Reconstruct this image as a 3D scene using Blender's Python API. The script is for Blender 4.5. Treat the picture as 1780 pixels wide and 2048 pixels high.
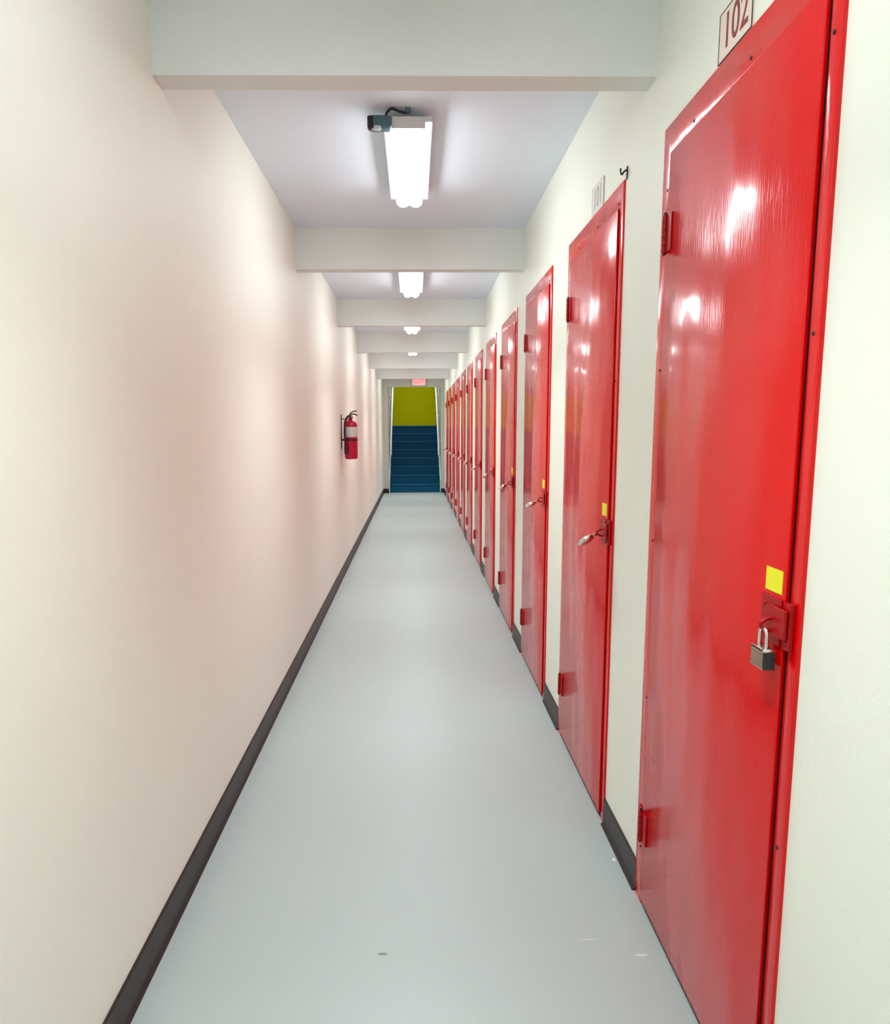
import bpy, bmesh, math, random
from mathutils import Matrix, Vector
random.seed(7)
S = bpy.context.scene
C = S.collection
for o in list(bpy.data.objects):
    bpy.data.objects.remove(o, do_unlink=True)

# ------------------------------------------------------------------ camera
F_PX, CX, CY = 1359.66, 852.64, 1048.75          # focal length and principal point at 1780 x 2048
PITCH, YAW, ROLL = 0.1378, 0.0168, -0.0051
cam_d = bpy.data.cameras.new('camera')
cam = bpy.data.objects.new('camera', cam_d)
C.objects.link(cam)
cam_d.sensor_fit = 'AUTO'
cam_d.sensor_width = 36.0
cam_d.lens = F_PX * 36.0 / 2048.0
cam_d.shift_x = (890.0 - CX) / 2048.0
cam_d.shift_y = (CY - 1024.0) / 2048.0
cam_d.clip_start = 0.02
cam.matrix_world = (Matrix.Translation((0, 0, 1.4)) @ Matrix.Rotation(-YAW, 4, 'Z')
                    @ Matrix.Rotation(math.pi / 2 - PITCH, 4, 'X') @ Matrix.Rotation(ROLL, 4, 'Z'))
S.camera = cam
# ------------------------------------------------------------------ world, exposure
w = bpy.data.worlds.new('world')
S.world = w
w.use_nodes = True
w.node_tree.nodes['Background'].inputs[0].default_value = (0.9, 0.95, 1.0, 1)
w.node_tree.nodes['Background'].inputs[1].default_value = 0.05
S.view_settings.view_transform = 'Standard'
S.view_settings.look = 'None'
S.view_settings.gamma = 1.0
S.view_settings.use_curve_mapping = False
S.view_settings.exposure = 0.87
LAMP_STRENGTH = 12.5
DOWNLIGHT_WATTS = 5.0
LAMP_COLOR = (0.915, 0.99, 1.0)

# ------------------------------------------------------------------ dimensions (metres, floor z = 0)
XL, XR = -0.7027, 0.6707
ZB, ZC = 2.357, 2.597               # beam underside, ceiling
YBACK, YEND = -3.6, 15.28
BEAMS = [2.004, 4.257, 6.48, 8.66, 10.87, 13.0]
BEAMS_BEHIND = [-0.22, -2.42]
BT = 0.082
DY0, DP, DW, DH = 1.130, 1.1225, 0.768, 2.176   # doors: first near edge, pitch, width, height
XF, XD = XR - 0.007, XR - 0.0125     # face of the door frames, face of the leaves

# ------------------------------------------------------------------ materials
def mat(name, col, rough=0.5, metal=0.0, spec=0.5, coat=0.0, bump=0.0, bscale=60.0, var=0.0, vscale=2.0, emit=None, es=0.0):
    m = bpy.data.materials.new(name)
    m.use_nodes = True
    nt = m.node_tree
    b = nt.nodes['Principled BSDF']
    b.inputs['Base Color'].default_value = (*col, 1)
    b.inputs['Roughness'].default_value = rough
    b.inputs['Metallic'].default_value = metal
    b.inputs['Specular IOR Level'].default_value = spec
    if coat:
        b.inputs['Coat Weight'].default_value = coat
        b.inputs['Coat Roughness'].default_value = 0.06
    if emit:
        b.inputs['Emission Color'].default_value = (*emit, 1)
        b.inputs['Emission Strength'].default_value = es
    tc = nt.nodes.new('ShaderNodeTexCoord')
    if var:
        n = nt.nodes.new('ShaderNodeTexNoise')
        n.inputs['Scale'].default_value = vscale
        n.inputs['Detail'].default_value = 3
        nt.links.new(tc.outputs['Object'], n.inputs['Vector'])
        r = nt.nodes.new('ShaderNodeMix'); r.data_type = 'RGBA'
        r.inputs['A'].default_value = (*[c * (1 - var) for c in col], 1)
        r.inputs['B'].default_value = (*[min(1, c * (1 + var)) for c in col], 1)
        nt.links.new(n.outputs['Fac'], r.inputs['Factor'])
        nt.links.new(r.outputs['Result'], b.inputs['Base Color'])
    if bump:
        n2 = nt.nodes.new('ShaderNodeTexNoise')
        n2.inputs['Scale'].default_value = bscale
        n2.inputs['Detail'].default_value = 2
        nt.links.new(tc.outputs['Object'], n2.inputs['Vector'])
        bp = nt.nodes.new('ShaderNodeBump')
        bp.inputs['Strength'].default_value = 1.0
        bp.inputs['Distance'].default_value = bump
        nt.links.new(n2.outputs['Fac'], bp.inputs['Height'])
        nt.links.new(bp.outputs['Normal'], b.inputs['Normal'])
    return m

M = {}
M['wall'] = mat('cream_wall_paint', (0.855, 0.86, 0.765), 0.55, bump=0.0004, bscale=90, var=0.012, vscale=3)
M['ceiling'] = mat('white_ceiling_paint', (0.80, 0.87, 0.97), 0.6, var=0.01)
M['beam'] = mat('off_white_beam_paint', (0.81, 0.83, 0.80), 0.6, var=0.01)
M['dark_rubber'] = mat('dark_brown_rubber', (0.020, 0.012, 0.012), 0.45)
M['black'] = mat('black_plastic', (0.012, 0.012, 0.013), 0.4)
M['gap'] = mat('dark_gap_shade', (0.02, 0.001, 0.001), 0.8)  # near-black colour stands in for shade around the door leaves
M['white_metal'] = mat('white_enamel', (0.8, 0.8, 0.8), 0.4)
M['diffuser'] = mat('lit_prismatic_lens', (0.9, 0.9, 0.9), 0.3, emit=LAMP_COLOR, es=LAMP_STRENGTH)
def red_material():
    """glossy enamel over gently wavy sheet steel, fine roller texture on top"""
    m = mat('red_door_enamel', (0.72, 0.0002, 0.0008), 0.2, spec=0.3, coat=0.3)
    nt = m.node_tree
    b = nt.nodes['Principled BSDF']
    b.inputs['Coat Roughness'].default_value = 0.09
    tc = next(n for n in nt.nodes if n.type == 'TEX_COORD')
    mp = nt.nodes.new('ShaderNodeMapping')
    mp.inputs['Scale'].default_value = (1.0, 3.6, 1.3)
    nt.links.new(tc.outputs['Object'], mp.inputs['Vector'])
    n1 = nt.nodes.new('ShaderNodeTexNoise'); n1.inputs['Scale'].default_value = 1.4; n1.inputs['Detail'].default_value = 1
    nt.links.new(mp.outputs['Vector'], n1.inputs['Vector'])
    b1 = nt.nodes.new('ShaderNodeBump'); b1.inputs['Distance'].default_value = 0.014
    nt.links.new(n1.outputs['Fac'], b1.inputs['Height'])
    n2 = nt.nodes.new('ShaderNodeTexNoise'); n2.inputs['Scale'].default_value = 210; n2.inputs['Detail'].default_value = 1
    mp2 = nt.nodes.new('ShaderNodeMapping')
    mp2.inputs['Scale'].default_value = (1.0, 1.0, 0.12)
    nt.links.new(tc.outputs['Object'], mp2.inputs['Vector'])
    nt.links.new(mp2.outputs['Vector'], n2.inputs['Vector'])
    b2 = nt.nodes.new('ShaderNodeBump'); b2.inputs['Distance'].default_value = 0.00052
    nt.links.new(n2.outputs['Fac'], b2.inputs['Height'])
    nt.links.new(b1.outputs['Normal'], b2.inputs['Normal'])
    nt.links.new(b2.outputs['Normal'], b.inputs['Normal'])
    nt.links.new(b1.outputs['Normal'], b.inputs['Coat Normal'])
    return m
M['red'] = red_material()
M['dark_red'] = mat('red_hardware_enamel', (0.36, 0.0005, 0.002), 0.35, spec=0.3)
M['screw'] = mat('dark_screw_steel', (0.06, 0.02, 0.022), 0.35, metal=0.6)
M['chrome'] = mat('polished_steel', (0.78, 0.76, 0.72), 0.18, metal=1.0)
M['steel'] = mat('laminated_steel', (0.45, 0.36, 0.30), 0.35, metal=1.0)
M['yellow_sticker'] = mat('yellow_sticker', (0.85, 0.80, 0.01), 0.5)
M['plate'] = mat('pale_pink_plate', (0.86, 0.72, 0.63), 0.45)
M['plate_faint'] = mat('pale_grey_plate', (0.76, 0.74, 0.68), 0.45)
M['digit'] = mat('brownish_red_print', (0.26, 0.055, 0.045), 0.6)
M['digit_faint'] = mat('faded_brown_print', (0.48, 0.40, 0.37), 0.6)
M['border'] = mat('dark_plate_border', (0.06, 0.05, 0.045), 0.5)
M['ext_red'] = mat('extinguisher_red', (0.50, 0.003, 0.03), 0.25)
M['ext_label'] = mat('extinguisher_label_silver', (0.62, 0.60, 0.58), 0.45)
M['sensor'] = mat('teal_grey_plastic', (0.08, 0.17, 0.21), 0.35)
M['sensor_lens'] = mat('pale_lens', (0.75, 0.85, 0.9), 0.15)
M['stair_blue'] = mat('blue_stair_paint', (0.0, 0.075, 0.16), 0.5, spec=0.2, var=0.04)
M['stair_nosing'] = mat('lighter_blue_nosing', (0.0, 0.09, 0.18), 0.45, spec=0.3)
M['yellow_wall'] = mat('mustard_yellow_wall_paint', (0.80, 0.73, 0.0), 0.6, spec=0.1, var=0.02)
M['stair_wall'] = mat('grey_stair_wall_paint', (0.54, 0.51, 0.44), 0.55)
M['rail'] = mat('white_handrail_paint', (0.80, 0.86, 0.84), 0.3)
M['stringer'] = mat('pale_blue_stringer_paint', (0.46, 0.66, 0.70), 0.4)
M['exit_face'] = mat('exit_sign_face', (0.80, 0.45, 0.42), 0.4, emit=(1.0, 0.45, 0.42), es=0.25)
M['exit_letter'] = mat('exit_sign_letters', (0.70, 0.10, 0.12), 0.4, emit=(1.0, 0.2, 0.25), es=0.35)
M['scratch'] = mat('pale_scratch', (0.85, 0.30, 0.28), 0.5)

def floor_material():
    m = mat('grey_green_floor_paint', (0.38, 0.43, 0.42), 0.38, spec=0.5, var=0.045, vscale=1.3)
    nt = m.node_tree
    b = nt.nodes['Principled BSDF']
    src = b.inputs['Base Color'].links[0].from_socket
    tc = next(n for n in nt.nodes if n.type == 'TEX_COORD')
    # chips and scuffs with a shape and place of their own
    for (x, y, lx, ly, col) in [(-0.096, 1.66, 0.016, 0.006, (0.16, 0.18, 0.14)),
                                (0.645, 2.05, 0.006, 0.011, (0.85, 0.85, 0.82)),
                                (0.600, 1.64, 0.022, 0.005, (0.62, 0.58, 0.56)),
                                (0.47, 1.70, 0.030, 0.003, (0.52, 0.53, 0.51))]:
        mp = nt.nodes.new('ShaderNodeVectorMath'); mp.operation = 'SUBTRACT'
        mp.inputs[1].default_value = (x, y, 0)
        nt.links.new(tc.outputs['Object'], mp.inputs[0])
        sc = nt.nodes.new('ShaderNodeVectorMath'); sc.operation = 'MULTIPLY'
        sc.inputs[1].default_value = (1 / lx, 1 / ly, 0)
        nt.links.new(mp.outputs[0], sc.inputs[0])
        ln = nt.nodes.new('ShaderNodeVectorMath'); ln.operation = 'LENGTH'
        nt.links.new(sc.outputs[0], ln.inputs[0])
        mr = nt.nodes.new('ShaderNodeMapRange')
        mr.inputs['From Min'].default_value = 1.1; mr.inputs['From Max'].default_value = 0.5
        nt.links.new(ln.outputs['Value'], mr.inputs['Value'])
        mx = nt.nodes.new('ShaderNodeMix'); mx.data_type = 'RGBA'
        mx.inputs['B'].default_value = (*col, 1)
        nt.links.new(mr.outputs['Result'], mx.inputs['Factor'])
        nt.links.new(src, mx.inputs['A'])
        src = mx.outputs['Result']
    nt.links.new(src, b.inputs['Base Color'])
    return m
M['floor'] = floor_material()

# ------------------------------------------------------------------ mesh helpers
def box(bm, x0, x1, y0, y1, z0, z1, bevel=0.0, seg=2):
    t = bmesh.new()
    bmesh.ops.create_cube(t, size=1.0)
    for v in t.verts:
        v.co = Vector(((x0 + x1) / 2 + v.co.x * (x1 - x0), (y0 + y1) / 2 + v.co.y * (y1 - y0), (z0 + z1) / 2 + v.co.z * (z1 - z0)))
    if bevel:
        bmesh.ops.bevel(t, geom=t.edges[:], offset=bevel, segments=seg, affect='EDGES', profile=0.5)
    me = bpy.data.meshes.new('t'); t.to_mesh(me); t.free()
    bm.from_mesh(me); bpy.data.meshes.remove(me)

def cyl(bm, p0, p1, r0, r1=None, n=24, bevel=0.0):
    r1 = r0 if r1 is None else r1
    p0, p1 = Vector(p0), Vector(p1)
    d = p1 - p0
    t = bmesh.new()
    bmesh.ops.create_cone(t, cap_ends=True, segments=n, radius1=r0, radius2=r1, depth=d.length)
    if bevel:
        bmesh.ops.bevel(t, geom=[e for e in t.edges if len(e.link_faces) == 2 and any(len(f.verts) > 4 for f in e.link_faces)],
                        offset=bevel, segments=2, affect='EDGES')
    rot = d.to_track_quat('Z', 'Y').to_matrix().to_4x4()
    bmesh.ops.transform(t, matrix=Matrix.Translation((p0 + p1) / 2) @ rot, verts=t.verts[:])
    me = bpy.data.meshes.new('t'); t.to_mesh(me); t.free()
    bm.from_mesh(me); bpy.data.meshes.remove(me)

def lathe(bm, prof, cx=0, cy=0, n=32):
    rings = []
    for (r, z) in prof:
        if r < 1e-5:
            rings.append([bm.verts.new((cx, cy, z))])
        else:
            rings.append([bm.verts.new((cx + r * math.cos(2 * math.pi * k / n), cy + r * math.sin(2 * math.pi * k / n), z)) for k in range(n)])
    for a, b in zip(rings, rings[1:]):
        for k in range(n):
            k2 = (k + 1) % n
            if len(a) == 1 and len(b) == 1:
                continue
            if len(a) == 1:
                bm.faces.new((a[0], b[k2], b[k]))
            elif len(b) == 1:
                bm.faces.new((a[k], a[k2], b[0]))
            else:
                bm.faces.new((a[k], a[k2], b[k2], b[k]))

def tube(bm, pts, r, n=12, caps=True):
    pts = [Vector(p) for p in pts]
    rings = []
    up = Vector((0.123, 0.31, 0.94)).normalized()
    for i, p in enumerate(pts):
        t = (pts[min(i + 1, len(pts) - 1)] - pts[max(i - 1, 0)]).normalized()
        a = t.cross(up)
        if a.length < 1e-3:
            a = t.cross(Vector((1, 0, 0)))
        a.normalize(); b = t.cross(a)
        rr = r[i] if isinstance(r, (list, tuple)) else r
        rings.append([bm.verts.new(p + (a * math.cos(2 * math.pi * k / n) + b * math.sin(2 * math.pi * k / n)) * rr) for k in range(n)])
        up = b if abs(b.dot(t)) < 0.9 else up
        up = (a.cross(t)).normalized()
    for A, B in zip(rings, rings[1:]):
        for k in range(n):
            bm.faces.new((A[k], A[(k + 1) % n], B[(k + 1) % n], B[k]))
    if caps:
        bm.faces.new(rings[0][::-1]); bm.faces.new(rings[-1])

def smoothpts(pts, k=6):
    """Catmull-Rom through the points"""
    P = [Vector(p) for p in pts]
    P = [P[0] * 2 - P[1]] + P + [P[-1] * 2 - P[-2]]
    out = []
    for i in range(1, len(P) - 2):
        for j in range(k):
            t = j / k
            out.append(0.5 * ((2 * P[i]) + (P[i + 1] - P[i - 1]) * t + (2 * P[i - 1] - 5 * P[i] + 4 * P[i + 1] - P[i + 2]) * t * t
                              + (3 * P[i] - P[i - 1] - 3 * P[i + 1] + P[i + 2]) * t ** 3))
    out.append(P[-2])
    return out

def extrude_y(bm, prof, y0, y1):
    """closed (x, z) outline swept along y"""
    a = [bm.verts.new((x, y0, z)) for x, z in prof]
    b = [bm.verts.new((x, y1, z)) for x, z in prof]
    n = len(prof)
    for k in range(n):
        bm.faces.new((a[k], a[(k + 1) % n], b[(k + 1) % n], b[k]))
    bm.faces.new(a[::-1]); bm.faces.new(b)

def obj(name, bm, m, parent=None, smooth=False, origin=None):
    bmesh.ops.recalc_face_normals(bm, faces=bm.faces[:])
    me = bpy.data.meshes.new(name)
    if origin is not None:
        bmesh.ops.translate(bm, vec=-Vector(origin), verts=bm.verts[:])
    bm.to_mesh(me); bm.free()
    me.materials.append(m)
    if smooth:
        me.shade_smooth() if hasattr(me, 'shade_smooth') else None
        if hasattr(me, 'set_sharp_from_angle'):
            me.set_sharp_from_angle(angle=math.radians(38))
    o = bpy.data.objects.new(name, me)
    C.objects.link(o)
    if origin is not None:
        o.location = origin
    if parent is not None:
        o.parent = parent
    return o

def new():
    return bmesh.new()

def tag(o, label=None, cat=None, group=None, kind=None):
    if label: o['label'] = label
    if cat: o['category'] = cat
    if group: o['group'] = group
    if kind: o['kind'] = kind
    return o

def thing(name, label, cat, loc, group=None, kind=None):
    o = bpy.data.objects.new(name, None)
    C.objects.link(o)
    o.empty_display_size = 0.1
    o.location = loc
    return tag(o, label, cat, group, kind)

def struct(name, boxes, m, bevel=0.0, label=None):
    bm = new()
    for b in boxes:
        box(bm, *b, bevel=bevel)
    o = obj(name, bm, m)
    o['kind'] = 'structure'
    if label: o['label'] = label
    return o

def copy_tree(o, parent=None):
    c = o.copy()
    C.objects.link(c)
    c.parent = parent
    for ch in [x for x in CHILDREN.get(o.name, [])]:
        copy_tree(ch, c)
    return c

CHILDREN = {}
def register(o):
    """remember the children of a prototype so that copies follow them"""
    for x in bpy.data.objects:
        if x.parent is not None:
            CHILDREN.setdefault(x.parent.name, [])
            if x not in CHILDREN[x.parent.name]:
                CHILDREN[x.parent.name].append(x)

# ------------------------------------------------------------------ the setting
T = 0.15
struct('floor', [(XL - T, XR + T, YBACK - T, YEND + 3.3, -0.12, 0)], M['floor'], label='grey green painted concrete floor')
struct('ceiling', [(XL - T, XR + T, YBACK - T, YEND + 0.1, ZC, ZC + 0.12)], M['ceiling'], label='white ceiling between the beams')
struct('wall_left', [(XL - T, XL, YBACK - T, YEND, -0.12, ZC)], M['wall'], label='cream painted wall without doors')
struct('wall_right', [(XR, XR + T, YBACK - T, YEND, -0.12, ZC)], M['wall'], label='cream painted wall with the red doors')
struct('wall_back', [(XL, XR, YBACK - T, YBACK, 0, ZC)], M['wall'], label='cream wall behind the camera')
for y in BEAMS + BEAMS_BEHIND:
    bm = new(); box(bm, XL, XR, y, y + BT, ZB, ZC, bevel=0.0)
    o = obj('ceiling_beam', bm, M['beam']); o['kind'] = 'structure'; o['label'] = 'white beam across the ceiling'

# end wall with the stair opening, stairwell beyond
SX0, SX1, SZ = -0.578, 0.592, 2.347
struct('wall_end', [(XL, SX0, YEND, YEND + 0.1, 0, ZC), (SX1, XR, YEND, YEND + 0.1, 0, ZC), (SX0, SX1, YEND, YEND + 0.1, SZ, ZC)],
       M['stair_wall'], label='grey end wall around the stair opening')
YS = YEND + 0.12                    # first riser
RIS, TRD, NST = 0.189, 0.262, 8
YL = YS + TRD * (NST - 1)
YB2 = YEND + 3.05
struct('stairwell_wall_left', [(SX0 - 0.1, SX0, YEND + 0.1, YB2, 0, 3.9)], M['stair_wall'])
struct('stairwell_wall_right', [(SX1, SX1 + 0.1, YEND + 0.1, YB2, 0, 3.9)], M['stair_wall'])
struct('stairwell_wall_end', [(SX0 - 0.1, SX1 + 0.1, YB2, YB2 + 0.1, 0, 3.9)], M['yellow_wall'], label='mustard yellow wall above the stair landing')
struct('stairwell_ceiling', [(SX0 - 0.1, SX1 + 0.1, YEND + 0.0, YB2 + 0.1, 3.9, 4.0), (SX0, SX1, YEND, YEND + 0.1, ZC + 0.12, 3.9)], M['ceiling'])

st = thing('staircase', 'blue painted staircase climbing beyond the far end of the corridor', 'stairs', (0, YS, 0), kind='structure')
for k in range(NST):
    last = k == NST - 1
    y0 = TRD * k
    y1 = (YB2 - YS) if last else TRD * (k + 1) + 0.02
    bm = new(); box(bm, SX0 + 0.022, SX1 - 0.022, y0, y1, 0 if k == 0 else RIS * k - 0.02, RIS * (k + 1) - 0.012, bevel=0.002)
    s_ = obj('landing' if last else 'step', bm, M['stair_blue'], st)
    bm = new(); box(bm, SX0 + 0.022, SX1 - 0.022, y0 - 0.016, y0 + 0.05, RIS * (k + 1) - 0.03, RIS * (k + 1), bevel=0.006)
    obj('nosing', bm, M['stair_nosing'], s_, smooth=True)
for side, x0, x1 in (('l', SX0, SX0 + 0.02), ('r', SX1 - 0.02, SX1)):
    bm = new()
    pr = [(-0.10, 0), (0.06, 0), (YL - YS, RIS * NST - 0.24), (YL - YS, RIS * NST + 0.16), (0.0, RIS + 0.13), (-0.10, 0.30)]
    a = [bm.verts.new((x0, y, z)) for y, z in pr]; b = [bm.verts.new((x1, y, z)) for y, z in pr]
    n = len(pr)
    for k in range(n):
        bm.faces.new((a[k], a[(k + 1) % n], b[(k + 1) % n], b[k]))
    bm.faces.new(a[::-1]); bm.faces.new(b)
    obj('stringer', bm, M['stringer'], st)
for sgn, wx, lab in ((1, SX0, 'white handrail on the left stairwell wall'), (-1, SX1, 'white handrail on the right stairwell wall')):
    t = thing('handrail', lab, 'handrail', (wx, YS, 0.9), group='handrails of the far staircase')
    bm = new()
    x = sgn * 0.048
    tube(bm, smoothpts([(x, 0.0, -0.05), (x, 0.02, 0.16), (x, 0.6, 0.62), (x, 1.2, 1.06), (x, 1.85, 1.52), (x, 1.95, 1.56)], 4), 0.02, 12)
    obj('rail', bm, M['rail'], t, smooth=True)
    for yy, zz in ((0.2, 0.295), (0.95, 0.865), (1.7, 1.40)):
        bm = new(); cyl(bm, (0, yy, zz - 0.04), (x, yy, zz), 0.008, n=10); cyl(bm, (0, yy, zz - 0.04), (sgn * 0.008, yy, zz - 0.04), 0.028, n=16)
        obj('bracket', bm, M['rail'], t, smooth=True)

# baseboards: dark rubber strips
BH, BD = 0.098, 0.007
def baseboard(name, x0, x1, y0, y1, label, rib=True):
    bm = new()
    sg = 1 if x0 < 0 else -1
    xw = x0 if sg > 0 else x1
    pr = [(xw, 0), (xw + sg * (BD + 0.008), 0), (xw + sg * (BD + 0.004), 0.004), (xw + sg * BD, 0.012), (xw + sg * BD, BH - 0.004), (xw + sg * BD * 0.4, BH), (xw, BH)]
    extrude_y(bm, pr, y0, y1)
    o = obj(name, bm, M['dark_rubber'])
    o['kind'] = 'structure'; o['label'] = label
    return o
baseboard('baseboard_left', XL, 0, YBACK, YEND, 'dark brown rubber baseboard along the plain wall')
edges = [YBACK] + sum([[DY0 + DP * k, DY0 + DP * k + DW] for k in range(12)], []) + [YEND]
for k in range(0, len(edges), 2):
    baseboard('baseboard_right', 0.1, XR, edges[k], edges[k + 1], 'dark brown rubber baseboard piece between the red doors')
for k, (xa, xb) in enumerate(((XL, SX0), (SX1, XR))):
    bm = new(); box(bm, xa, xb, YEND - BD, YEND, 0, BH)
    o = obj('baseboard_end', bm, M['dark_rubber']); o['kind'] = 'structure'

# ------------------------------------------------------------------ ceiling lights
def make_light():
    t = thing('ceiling_light', '', 'light', (0, 0, ZC))
    L = 0.87
    bm = new(); box(bm, -0.094, 0.094, 0, L, -0.050, -0.030, bevel=0.004); box(bm, -0.045, 0.045, 0.08, L - 0.08, -0.032, 0.0, bevel=0.002)
    obj('housing', bm, M['white_metal'], t)
    pr = []
    n = 6
    # two-lobed wraparound lens: left lobe, groove, right lobe
    pr.append((-0.062, -0.046))
    for lobe in (-1, 1):
        cx = lobe * 0.031
        for k in range(n + 1):
            a = math.pi + math.pi * k / n
            if lobe == -1 and k == 0: continue
            x = cx + 0.0315 * math.cos(a)
            z = -0.068 + 0.024 * math.sin(a)
            if lobe == -1 and k == n: z -= 0.014
            if lobe == 1 and k == 0: continue
            pr.append((x, z))
    pr.append((0.062, -0.046))
    bm = new(); extrude_y(bm, pr, 0.012, L - 0.012)
    obj('diffuser', bm, M['diffuser'], t, smooth=True)
    for y in (0.0, L - 0.012):
        bm = new(); box(bm, -0.066, 0.066, y, y + 0.012, -0.074, -0.044, bevel=0.003)
        obj('end_cap', bm, M['white_metal'], t)
    # the lens throws most of its light downwards
    ld = bpy.data.lights.new('lens_downlight', 'AREA')
    ld.shape = 'RECTANGLE'; ld.size = 0.11; ld.size_y = L - 0.04
    ld.energy = DOWNLIGHT_WATTS; ld.color = LAMP_COLOR; ld.spread = math.radians(88)
    lo = bpy.data.objects.new('lens_downlight', ld); C.objects.link(lo)
    lo.parent = t; lo.location = (0, L / 2, -0.0935)
    return t
light0 = make_light(); register(light0)
LIGHTS = [(2.735, 'long white ceiling light nearest the camera, shown at full length'),
          (5.07, 'ceiling light behind the second beam, second in the row'),
          (7.26, 'ceiling light behind the third beam, third in the row'),
          (9.55, 'small round looking glow of the fourth ceiling light in the row'),
          (11.55, 'fifth ceiling light in the row, hidden behind the fifth beam'),
          (13.75, 'last ceiling light in the row, close to the end wall'),
          (0.45, 'ceiling light above the camera, before the first beam'),
          (-1.75, 'ceiling light behind the camera'),
          (16.3, 'unseen ceiling light added high above the blue stairs')]  # lamp added out of view to brighten the stairwell
for i, (y, lab) in enumerate(LIGHTS):
    o = light0 if i == 0 else copy_tree(light0)
    o.location = (-0.016, y, 3.9 if y > 16 else ZC)
    tag(o, lab, 'light', 'ceiling lights down the middle of the corridor')

# ceiling sensors beside two of the lights
def make_sensor():
    t = thing('motion_sensor', '', 'sensor', (0, 0, ZC))
    bm = new(); box(bm, -0.115, -0.030, -0.03, 0.025, -0.075, -0.030, bevel=0.010, seg=3)
    obj('sensor_body', bm, M['sensor'], t, smooth=True)
    bm = new(); box(bm, -0.122, -0.100, -0.034, 0.0, -0.079, -0.034, bevel=0.007, seg=3)
    obj('side_cap', bm, M['dark_rubber'], t, smooth=True)
    bm = new(); box(bm, -0.098, -0.072, -0.036, -0.010, -0.083, -0.070, bevel=0.004, seg=2)
    obj('lens', bm, M['sensor_lens'], t, smooth=True)
    bm = new(); tube(bm, smoothpts([(-0.055, -0.005, -0.035), (-0.048, -0.01, -0.016), (-0.030, -0.02, -0.007), (-0.005, -0.015, -0.014), (0.022, -0.01, -0.018)], 6), 0.0045, 10)
    obj('cable', bm, M['black'], t, smooth=True)
    bm = new(); cyl(bm, (0.030, -0.01, -0.020), (0.030, -0.01, 0.0), 0.010, 0.012, n=18, bevel=0.003)
    obj('ceiling_mount', bm, M['sensor'], t, smooth=True)
    return t
sens0 = make_sensor(); register(sens0)
for i, (x, y, lab) in enumerate([(-0.045, 2.75, 'small teal grey sensor box with a cable beside the nearest ceiling light'),
                                 (-0.06, 7.215, 'tiny dark sensor on the ceiling beside the third light')]):
    o = sens0 if i == 0 else copy_tree(sens0)
    o.location = (x, y, ZC)
    tag(o, lab, 'sensor', 'sensors on the ceiling')

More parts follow.
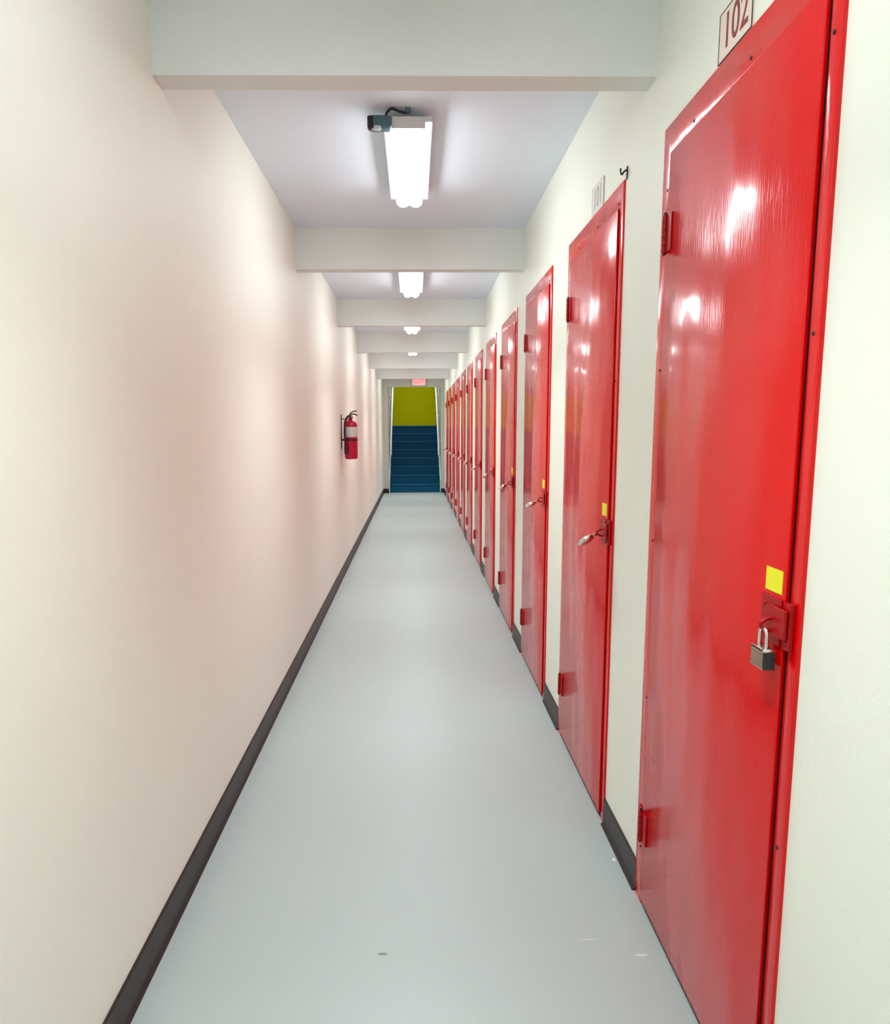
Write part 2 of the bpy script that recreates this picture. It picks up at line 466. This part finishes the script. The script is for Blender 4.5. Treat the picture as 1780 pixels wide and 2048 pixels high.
# ------------------------------------------------------------------ storage doors
# local frame: origin at the near bottom corner on the wall plane, x to the corridor is negative
GRP = 'red storage doors along the right wall'
def make_door():
    t = thing('storage_door', '', 'door', (XR, 0, 0), GRP, 'thing')
    fx, dx = XF - XR, XD - XR
    n0, n1 = 0.040, DW - 0.060      # leaf from n0 to n1
    ztop = DH - 0.078
    g = 0.0035
    bm = new()
    # pressed frame: two uprights and the head, one piece with eased edges
    pr = [(0, 0), (0, DH), (DW, DH), (DW, 0), (n1 + g, 0), (n1 + g, ztop + g), (n0 - 0.008, ztop + g), (n0 - 0.008, 0)]
    a = [bm.verts.new((fx, y, z)) for y, z in pr]
    f = bm.faces.new(a)
    r = bmesh.ops.extrude_face_region(bm, geom=[f])
    for v in [v for v in r['geom'] if isinstance(v, bmesh.types.BMVert)]:
        v.co.x = 0.0
    bm.verts.ensure_lookup_table()
    ed = [e for e in bm.edges if all(abs(v.co.x - fx) < 1e-5 for v in e.verts)]
    bmesh.ops.bevel(bm, geom=ed, offset=0.0025, segments=2, affect='EDGES', profile=0.5)
    fr = obj('frame', bm, M['red'], t, smooth=True)
    bm = new(); box(bm, -0.003, 0.0, n0 - 0.008, n1 + g, 0.0, ztop + g)
    obj('gap_shade_sheet', bm, M['gap'], t)  # dark sheet on the uncut wall, painted as the shade in the gaps
    bm = new(); box(bm, dx, -0.0035, n0, n1, 0.021, ztop, bevel=0.002)
    lf = obj('door_leaf', bm, M['red'], t, smooth=True)
    # screws on the frame
    def screw(y, z, x=fx):
        bm = new(); cyl(bm, (0, 0, 0), (-0.0022, 0, 0), 0.0044, 0.0028, n=12)
        s = obj('screw', bm, M['screw'], fr, smooth=True)
        s.location = (x, y, z)
    for z in (2.015, 1.556, 1.092, 0.633, 0.17):
        screw(0.020, z); screw(DW - 0.036, z)
    for y in (0.045, 0.30, DW - 0.195):
        screw(y, 2.117)
    # hinges on the far upright
    for z in (1.90, 0.25):
        bm = new()
        box(bm, fx - 0.003, fx, n1 + 0.006, n1 + 0.040, z - 0.046, z + 0.046, bevel=0.001)
        box(bm, dx - 0.003, dx, n1 - 0.036, n1 - 0.002, z - 0.046, z + 0.046, bevel=0.001)
        h = obj('hinge', bm, M['dark_red'], t)
        bm = new()
        for k in range(5):
            zz = z - 0.047 + k * 0.019
            cyl(bm, (dx - 0.005, n1 + 0.002, zz), (dx - 0.005, n1 + 0.002, zz + 0.0175), 0.0068, n=14, bevel=0.001)
        obj('knuckle', bm, M['dark_red'], h, smooth=True)
        bm = new(); cyl(bm, (dx - 0.005, n1 + 0.002, z - 0.052), (dx - 0.005, n1 + 0.002, z + 0.054), 0.0038, n=12, bevel=0.001)
        obj('hinge_pin', bm, M['screw'], h, smooth=True)
    # hasp: plate on the leaf, flap over the staple
    zc = 1.052
    bm = new()
    box(bm, dx - 0.004, dx, n0 + 0.004, n0 + 0.072, zc - 0.043, zc + 0.043, bevel=0.0012)
    box(bm, fx - 0.010, fx, 0.012, n0 - 0.009, zc - 0.043, zc + 0.043, bevel=0.002)
    hs = obj('hasp', bm, M['dark_red'], t)
    hs['label'] = 'darker red hasp plate'
    bm = new()
    box(bm, dx - 0.012, dx - 0.006, 0.016, n0 + 0.030, zc - 0.024, zc + 0.030, bevel=0.002)
    obj('flap', bm, M['dark_red'], hs)
    bm = new()
    pts = []
    for k in range(13):
        a = math.pi * k / 12
        pts.append((dx - 0.006 - 0.024 * math.sin(a), n0 + 0.022, zc - 0.006 + 0.012 * math.cos(a)))
    tube(bm, pts, 0.0035, 10)
    obj('staple', bm, M['dark_red'], hs, smooth=True)
    for (y, z) in ((n0 + 0.060, zc + 0.026), (n0 + 0.060, zc - 0.005), (0.022, zc - 0.030)):
        bm = new()
        bmesh.ops.create_uvsphere(bm, u_segments=12, v_segments=8, radius=0.0048)
        for v in bm.verts: v.co.x *= 0.6
        s = obj('rivet', bm, M['dark_red'], hs, smooth=True)
        s.location = ((dx - 0.004) if y > n0 else (fx - 0.010), y, z)
    return t
door0 = make_door(); register(door0)
names = ['nearest', 'second', 'third', 'fourth', 'fifth', 'sixth', 'seventh', 'eighth', 'ninth', 'tenth', 'eleventh', 'twelfth']
dlabels = ['tall glossy red steel door under the 102 plate, nearest the camera',
           'second red steel door from the camera, black hook at its top corner',
           'third red steel door from the camera']
doors = []
for k in range(12):
    o = door0 if k == 0 else copy_tree(door0)
    o.location = (XR, DY0 + DP * k, 0)
    if k == 11: lab = 'last red steel door, beside the stair opening at the far end'
    elif k < 3: lab = dlabels[k]
    else: lab = '%s red steel door from the camera' % names[k]
    tag(o, lab, 'door', GRP, 'thing')
    doors.append(o)
# stickers above the hasps of the four nearest doors
for k in range(4):
    bm = new()
    box(bm, XD - XR - 0.0012, XD - XR - 0.0001, 0.050, 0.107, 1.103, 1.146)
    s = obj('sticker', bm, M['yellow_sticker'], doors[k])
    s['label'] = 'blank yellow sticker above the hasp'
# scratch low on the nearest door
bm = new()
tube(bm, [(-0.0129, n, z) for n, z in ((0.694, 0.292), (0.688, 0.284), (0.690, 0.280), (0.680, 0.268), (0.674, 0.262))], [0.0006, 0.0012, 0.0014, 0.0014, 0.0008], 6)
s = obj('scratch', bm, M['scratch'], doors[0]); s['label'] = 'pale scratch in the paint near the floor'

# ------------------------------------------------------------------ padlocks
def make_padlock():
    """origin at the top of the shackle; body hangs towards -z"""
    t = thing('padlock', '', 'padlock', (0, 0, 0))
    bm = new()
    for k in range(7):                       # laminated plates
        z1 = -0.036 - k * 0.0056
        e = 0.001 if k in (0, 6) else 0.0
        box(bm, -0.011 - e, 0.011 + e, -0.021 - e, 0.021 + e, z1 - 0.0050, z1, bevel=0.0014)
    box(bm, -0.0100, 0.0100, -0.0200, 0.0200, -0.073, -0.037)
    obj('lock_body', bm, M['steel'], t, smooth=True)
    bm = new()
    pts = [(0, -0.0125, -0.040), (0, -0.0125, -0.014)]
    for k in range(1, 10):
        a = math.pi - math.pi * k / 10
        pts.append((0, 0.0125 * math.cos(a), -0.014 + 0.0125 * math.sin(a)))
    pts += [(0, 0.0125, -0.014), (0, 0.0125, -0.040)]
    tube(bm, pts, 0.0034, 12)
    obj('shackle', bm, M['chrome'], t, smooth=True)
    bm = new(); box(bm, -0.012, 0.012, -0.0225, 0.0225, -0.0415, -0.0355, bevel=0.002)
    obj('top_plate', bm, M['chrome'], t, smooth=True)
    bm = new(); cyl(bm, (0, 0, -0.078), (0, 0, -0.0745), 0.006, n=16, bevel=0.001)
    obj('key_cylinder', bm, M['black'], t, smooth=True)
    bm = new(); box(bm, -0.0095, 0.0118, -0.0232, -0.0205, -0.0745, -0.0425, bevel=0.0008)
    o = obj('side_plate', bm, M['black'], t); o['label'] = 'black side of the padlock'
    return t
def make_disc_lock():
    """round disc padlock, origin at the shackle"""
    t = thing('padlock', '', 'padlock', (0, 0, 0))
    bm = new()
    prof = [(0, -0.011), (0.018, -0.010), (0.028, -0.0065), (0.0325, 0.0), (0.028, 0.0065), (0.018, 0.010), (0, 0.011)]
    lathe(bm, prof, n=36)
    bmesh.ops.transform(bm, matrix=Matrix.Translation((0, 0, -0.034)) @ Matrix.Rotation(math.pi / 2, 4, 'X'), verts=bm.verts[:])
    obj('lock_body', bm, M['chrome'], t, smooth=True)
    bm = new()
    pts = [(0.013 * math.cos(a), 0, -0.012 + 0.016 * math.sin(a)) for a in [math.pi * k / 12 for k in range(13)]]
    tube(bm, pts, 0.0045, 12)
    obj('shackle', bm, M['chrome'], t, smooth=True)
    bm = new(); lathe(bm, [(0, -0.0118), (0.010, -0.0116), (0.0115, -0.0095), (0.0115, 0.0095), (0.010, 0.0116), (0, 0.0118)], n=24)
    bmesh.ops.transform(bm, matrix=Matrix.Translation((0, 0, -0.034)) @ Matrix.Rotation(math.pi / 2, 4, 'X'), verts=bm.verts[:])
    obj('face_disc', bm, M['steel'], t, smooth=True)
    return t
pad = make_padlock()
pad.location = (XD - 0.024, DY0 + 0.060, 1.042)
pad.rotation_euler = (0, 0, math.radians(0))
tag(pad, 'square laminated steel padlock hanging straight down on the nearest red door', 'padlock', 'padlocks on the red doors')
disc0 = make_disc_lock(); register(disc0)
for k in range(1, 12):
    o = disc0 if k == 1 else copy_tree(disc0)
    o.location = (XD - 0.035, DY0 + DP * k + 0.068, 1.036)
    tilt = [0, 60, 66, 56, 60, 58, 55, 62, 58, 56, 60, 58][k]
    spin = [0, 62, 75, 66, 70, 80, 60, 72, 68, 75, 64, 70][k]
    o.rotation_euler = (Matrix.Rotation(math.radians(tilt), 3, 'Y') @ Matrix.Rotation(math.radians(spin), 3, 'Z')).to_euler()
    if k == 11: lab = 'tiny bright padlock on the last red door by the stairs'
    else: lab = 'silver round padlock tilted outward on the %s red door from the camera' % names[k]
    tag(o, lab, 'padlock', 'padlocks on the red doors')

# ------------------------------------------------------------------ number plates above the doors
def text_mesh(s, size, m, parent, name, depth=0.0004, shear=0.0, sx=1.0, bold=0.0):
    cu = bpy.data.curves.new('t', 'FONT')
    cu.body = s; cu.size = size; cu.extrude = depth; cu.align_x = 'CENTER'; cu.align_y = 'CENTER'
    cu.offset = bold; cu.shear = shear; cu.resolution_u = 6
    tmp = bpy.data.objects.new('t', cu); C.objects.link(tmp)
    bpy.context.view_layer.update()
    me = bpy.data.meshes.new_from_object(tmp.evaluated_get(bpy.context.evaluated_depsgraph_get()))
    bpy.data.objects.remove(tmp, do_unlink=True)
    me.materials.clear(); me.materials.append(m)
    for v in me.vertices: v.co.x *= sx
    o = bpy.data.objects.new(name, me); C.objects.link(o)
    o.parent = parent
    return o
def number_plate(y, z, num, mp, md, mb, lab):
    """y, z: centre of the plate on the right wall"""
    t = thing('number_plate', lab, 'sign', (XR, y, z), 'number plates above the red doors')
    W2, H2 = 0.0745, 0.050
    bm = new(); box(bm, -0.004, 0, -W2, W2, -H2, H2, bevel=0.0008)
    obj('plate', bm, mp, t)
    bm = new()
    bw = 0.0014
    for b in ((-W2, W2, H2 - bw, H2), (-W2, W2, -H2, -H2 + bw), (-W2, -W2 + bw, -H2 + bw, H2 - bw), (W2 - bw, W2, -H2 + bw, H2 - bw)):
        box(bm, -0.0052, -0.0030, *b)
    obj('border', bm, mb, t)
    tx = text_mesh(num, 0.100, md, t, 'number', sx=0.76, bold=0.0005)
    # text x axis -> -Y (reads left to right from the corridor), y axis -> Z
    tx.rotation_euler = Matrix(((0, 0, -1), (-1, 0, 0), (0, 1, 0))).to_euler()
    tx.location = (-0.0045, -0.002, 0.0)
    return t
number_plate(DY0 + DW / 2 + 0.002, 2.230, '102', M['plate'], M['digit'], M['border'], 'pale number plate reading 102 above the nearest red door')
number_plate(DY0 + DP + DW / 2 - 0.06, 2.226, '101', M['plate_faint'], M['digit_faint'], M['plate_faint'], 'faint washed out number plate above the second red door')

# black hook at the top near corner of the second door
t = thing('wall_hook', 'small black hook on the wall at the second door\'s top corner', 'hook', (XR, DY0 + DP - 0.014, 2.190))
bm = new(); box(bm, -0.004, 0, -0.006, 0.006, -0.018, 0.020, bevel=0.0015)
obj('back_plate', bm, M['black'], t)
bm = new(); tube(bm, smoothpts([(-0.003, 0, 0.010), (-0.010, 0, 0.006), (-0.018, 0, -0.004), (-0.022, 0, 0.006), (-0.022, 0, 0.014)], 5), 0.0028, 10)
obj('hook_arm', bm, M['black'], t, smooth=True)

# ------------------------------------------------------------------ fire extinguisher on the left wall
ex = thing('fire_extinguisher', 'red fire extinguisher with a silver label hanging on the left wall', 'extinguisher', (XL + 0.092, 6.62, 1.125))
R_ = 0.063
bm = new()
lathe(bm, [(0, 0.004), (R_ * 0.75, 0.0), (R_ * 0.97, 0.008), (R_, 0.02), (R_, 0.315), (R_ * 0.94, 0.338), (R_ * 0.75, 0.358), (R_ * 0.42, 0.372), (0.019, 0.378), (0.019, 0.392), (0, 0.392)], n=40)
obj('cylinder', bm, M['ext_red'], ex, smooth=True)
bm = new(); lathe(bm, [(R_ + 0.0002, 0.212), (R_ + 0.0012, 0.214), (R_ + 0.0012, 0.306), (R_ + 0.0002, 0.308)], n=40)
lb = obj('label_band', bm, M['ext_label'], ex, smooth=True); lb['label'] = 'silver grey label band'
bm = new(); cyl(bm, (0, 0, 0.390), (0, 0, 0.418), 0.017, 0.014, n=20, bevel=0.002); cyl(bm, (0, 0, 0.404), (0.0, -0.030, 0.404), 0.009, n=14)
vb = obj('valve', bm, M['black'], ex, smooth=True)
bm = new(); cyl(bm, (0.010, -0.018, 0.404), (0.026, -0.024, 0.404), 0.012, n=20, bevel=0.001)
obj('pressure_gauge', bm, M['ext_label'], vb, smooth=True)
bm = new()
tube(bm, smoothpts([(-0.01, 0, 0.415), (0.02, 0.012, 0.432), (0.062, 0.022, 0.420)], 5), [0.006] * 10 + [0.0075], 10)
obj('carry_handle', bm, M['black'], ex, smooth=True)
bm = new()
tube(bm, smoothpts([(-0.012, 0, 0.425), (0.015, 0.010, 0.452), (0.058, 0.022, 0.462)], 5), 0.0055, 10)
obj('squeeze_lever', bm, M['black'], ex, smooth=True)
bm = new()
tube(bm, smoothpts([(0.0, -0.026, 0.404), (-0.020, -0.060, 0.408), (-0.046, -0.078, 0.350), (-0.052, -0.076, 0.24), (-0.048, -0.072, 0.14)], 8), 0.0105, 12)
hz = obj('hose', bm, M['black'], ex, smooth=True)
bm = new(); cyl(bm, (-0.048, -0.072, 0.145), (-0.044, -0.070, 0.055), 0.012, 0.017, n=18, bevel=0.002)
obj('nozzle', bm, M['black'], hz, smooth=True)
bm = new(); lathe(bm, [(R_ + 0.0005, 0.176), (R_ + 0.003, 0.177), (R_ + 0.003, 0.195), (R_ + 0.0005, 0.196)], n=40)
obj('hose_strap', bm, M['black'], ex, smooth=True)
bm = new(); box(bm, -0.092, -0.086, -0.020, 0.020, 0.10, 0.43, bevel=0.001); box(bm, -0.088, -0.008, -0.008, 0.008, 0.380, 0.388, bevel=0.001); box(bm, -0.088, -R_ + 0.004, -0.014, 0.014, 0.177, 0.195, bevel=0.001)
obj('wall_bracket', bm, M['screw'], ex)

# ------------------------------------------------------------------ exit sign on the end wall
t = thing('exit_sign', 'small lit pinkish EXIT sign above the stair opening', 'sign', (0.109, YEND, 2.455))
bm = new(); box(bm, -0.150, 0.150, -0.045, 0, -0.085, 0.085, bevel=0.006)
obj('sign_case', bm, M['plate'], t, smooth=True)
bm = new(); box(bm, -0.140, 0.140, -0.0475, -0.044, -0.075, 0.075, bevel=0.001)
obj('sign_face', bm, M['exit_face'], t)
tx = text_mesh('EXIT', 0.135, M['exit_letter'], t, 'letters', sx=0.85, bold=0.002)
tx.rotation_euler = (math.pi / 2, 0, 0)
tx.location = (0, -0.048, 0)

bpy.context.view_layer.update()
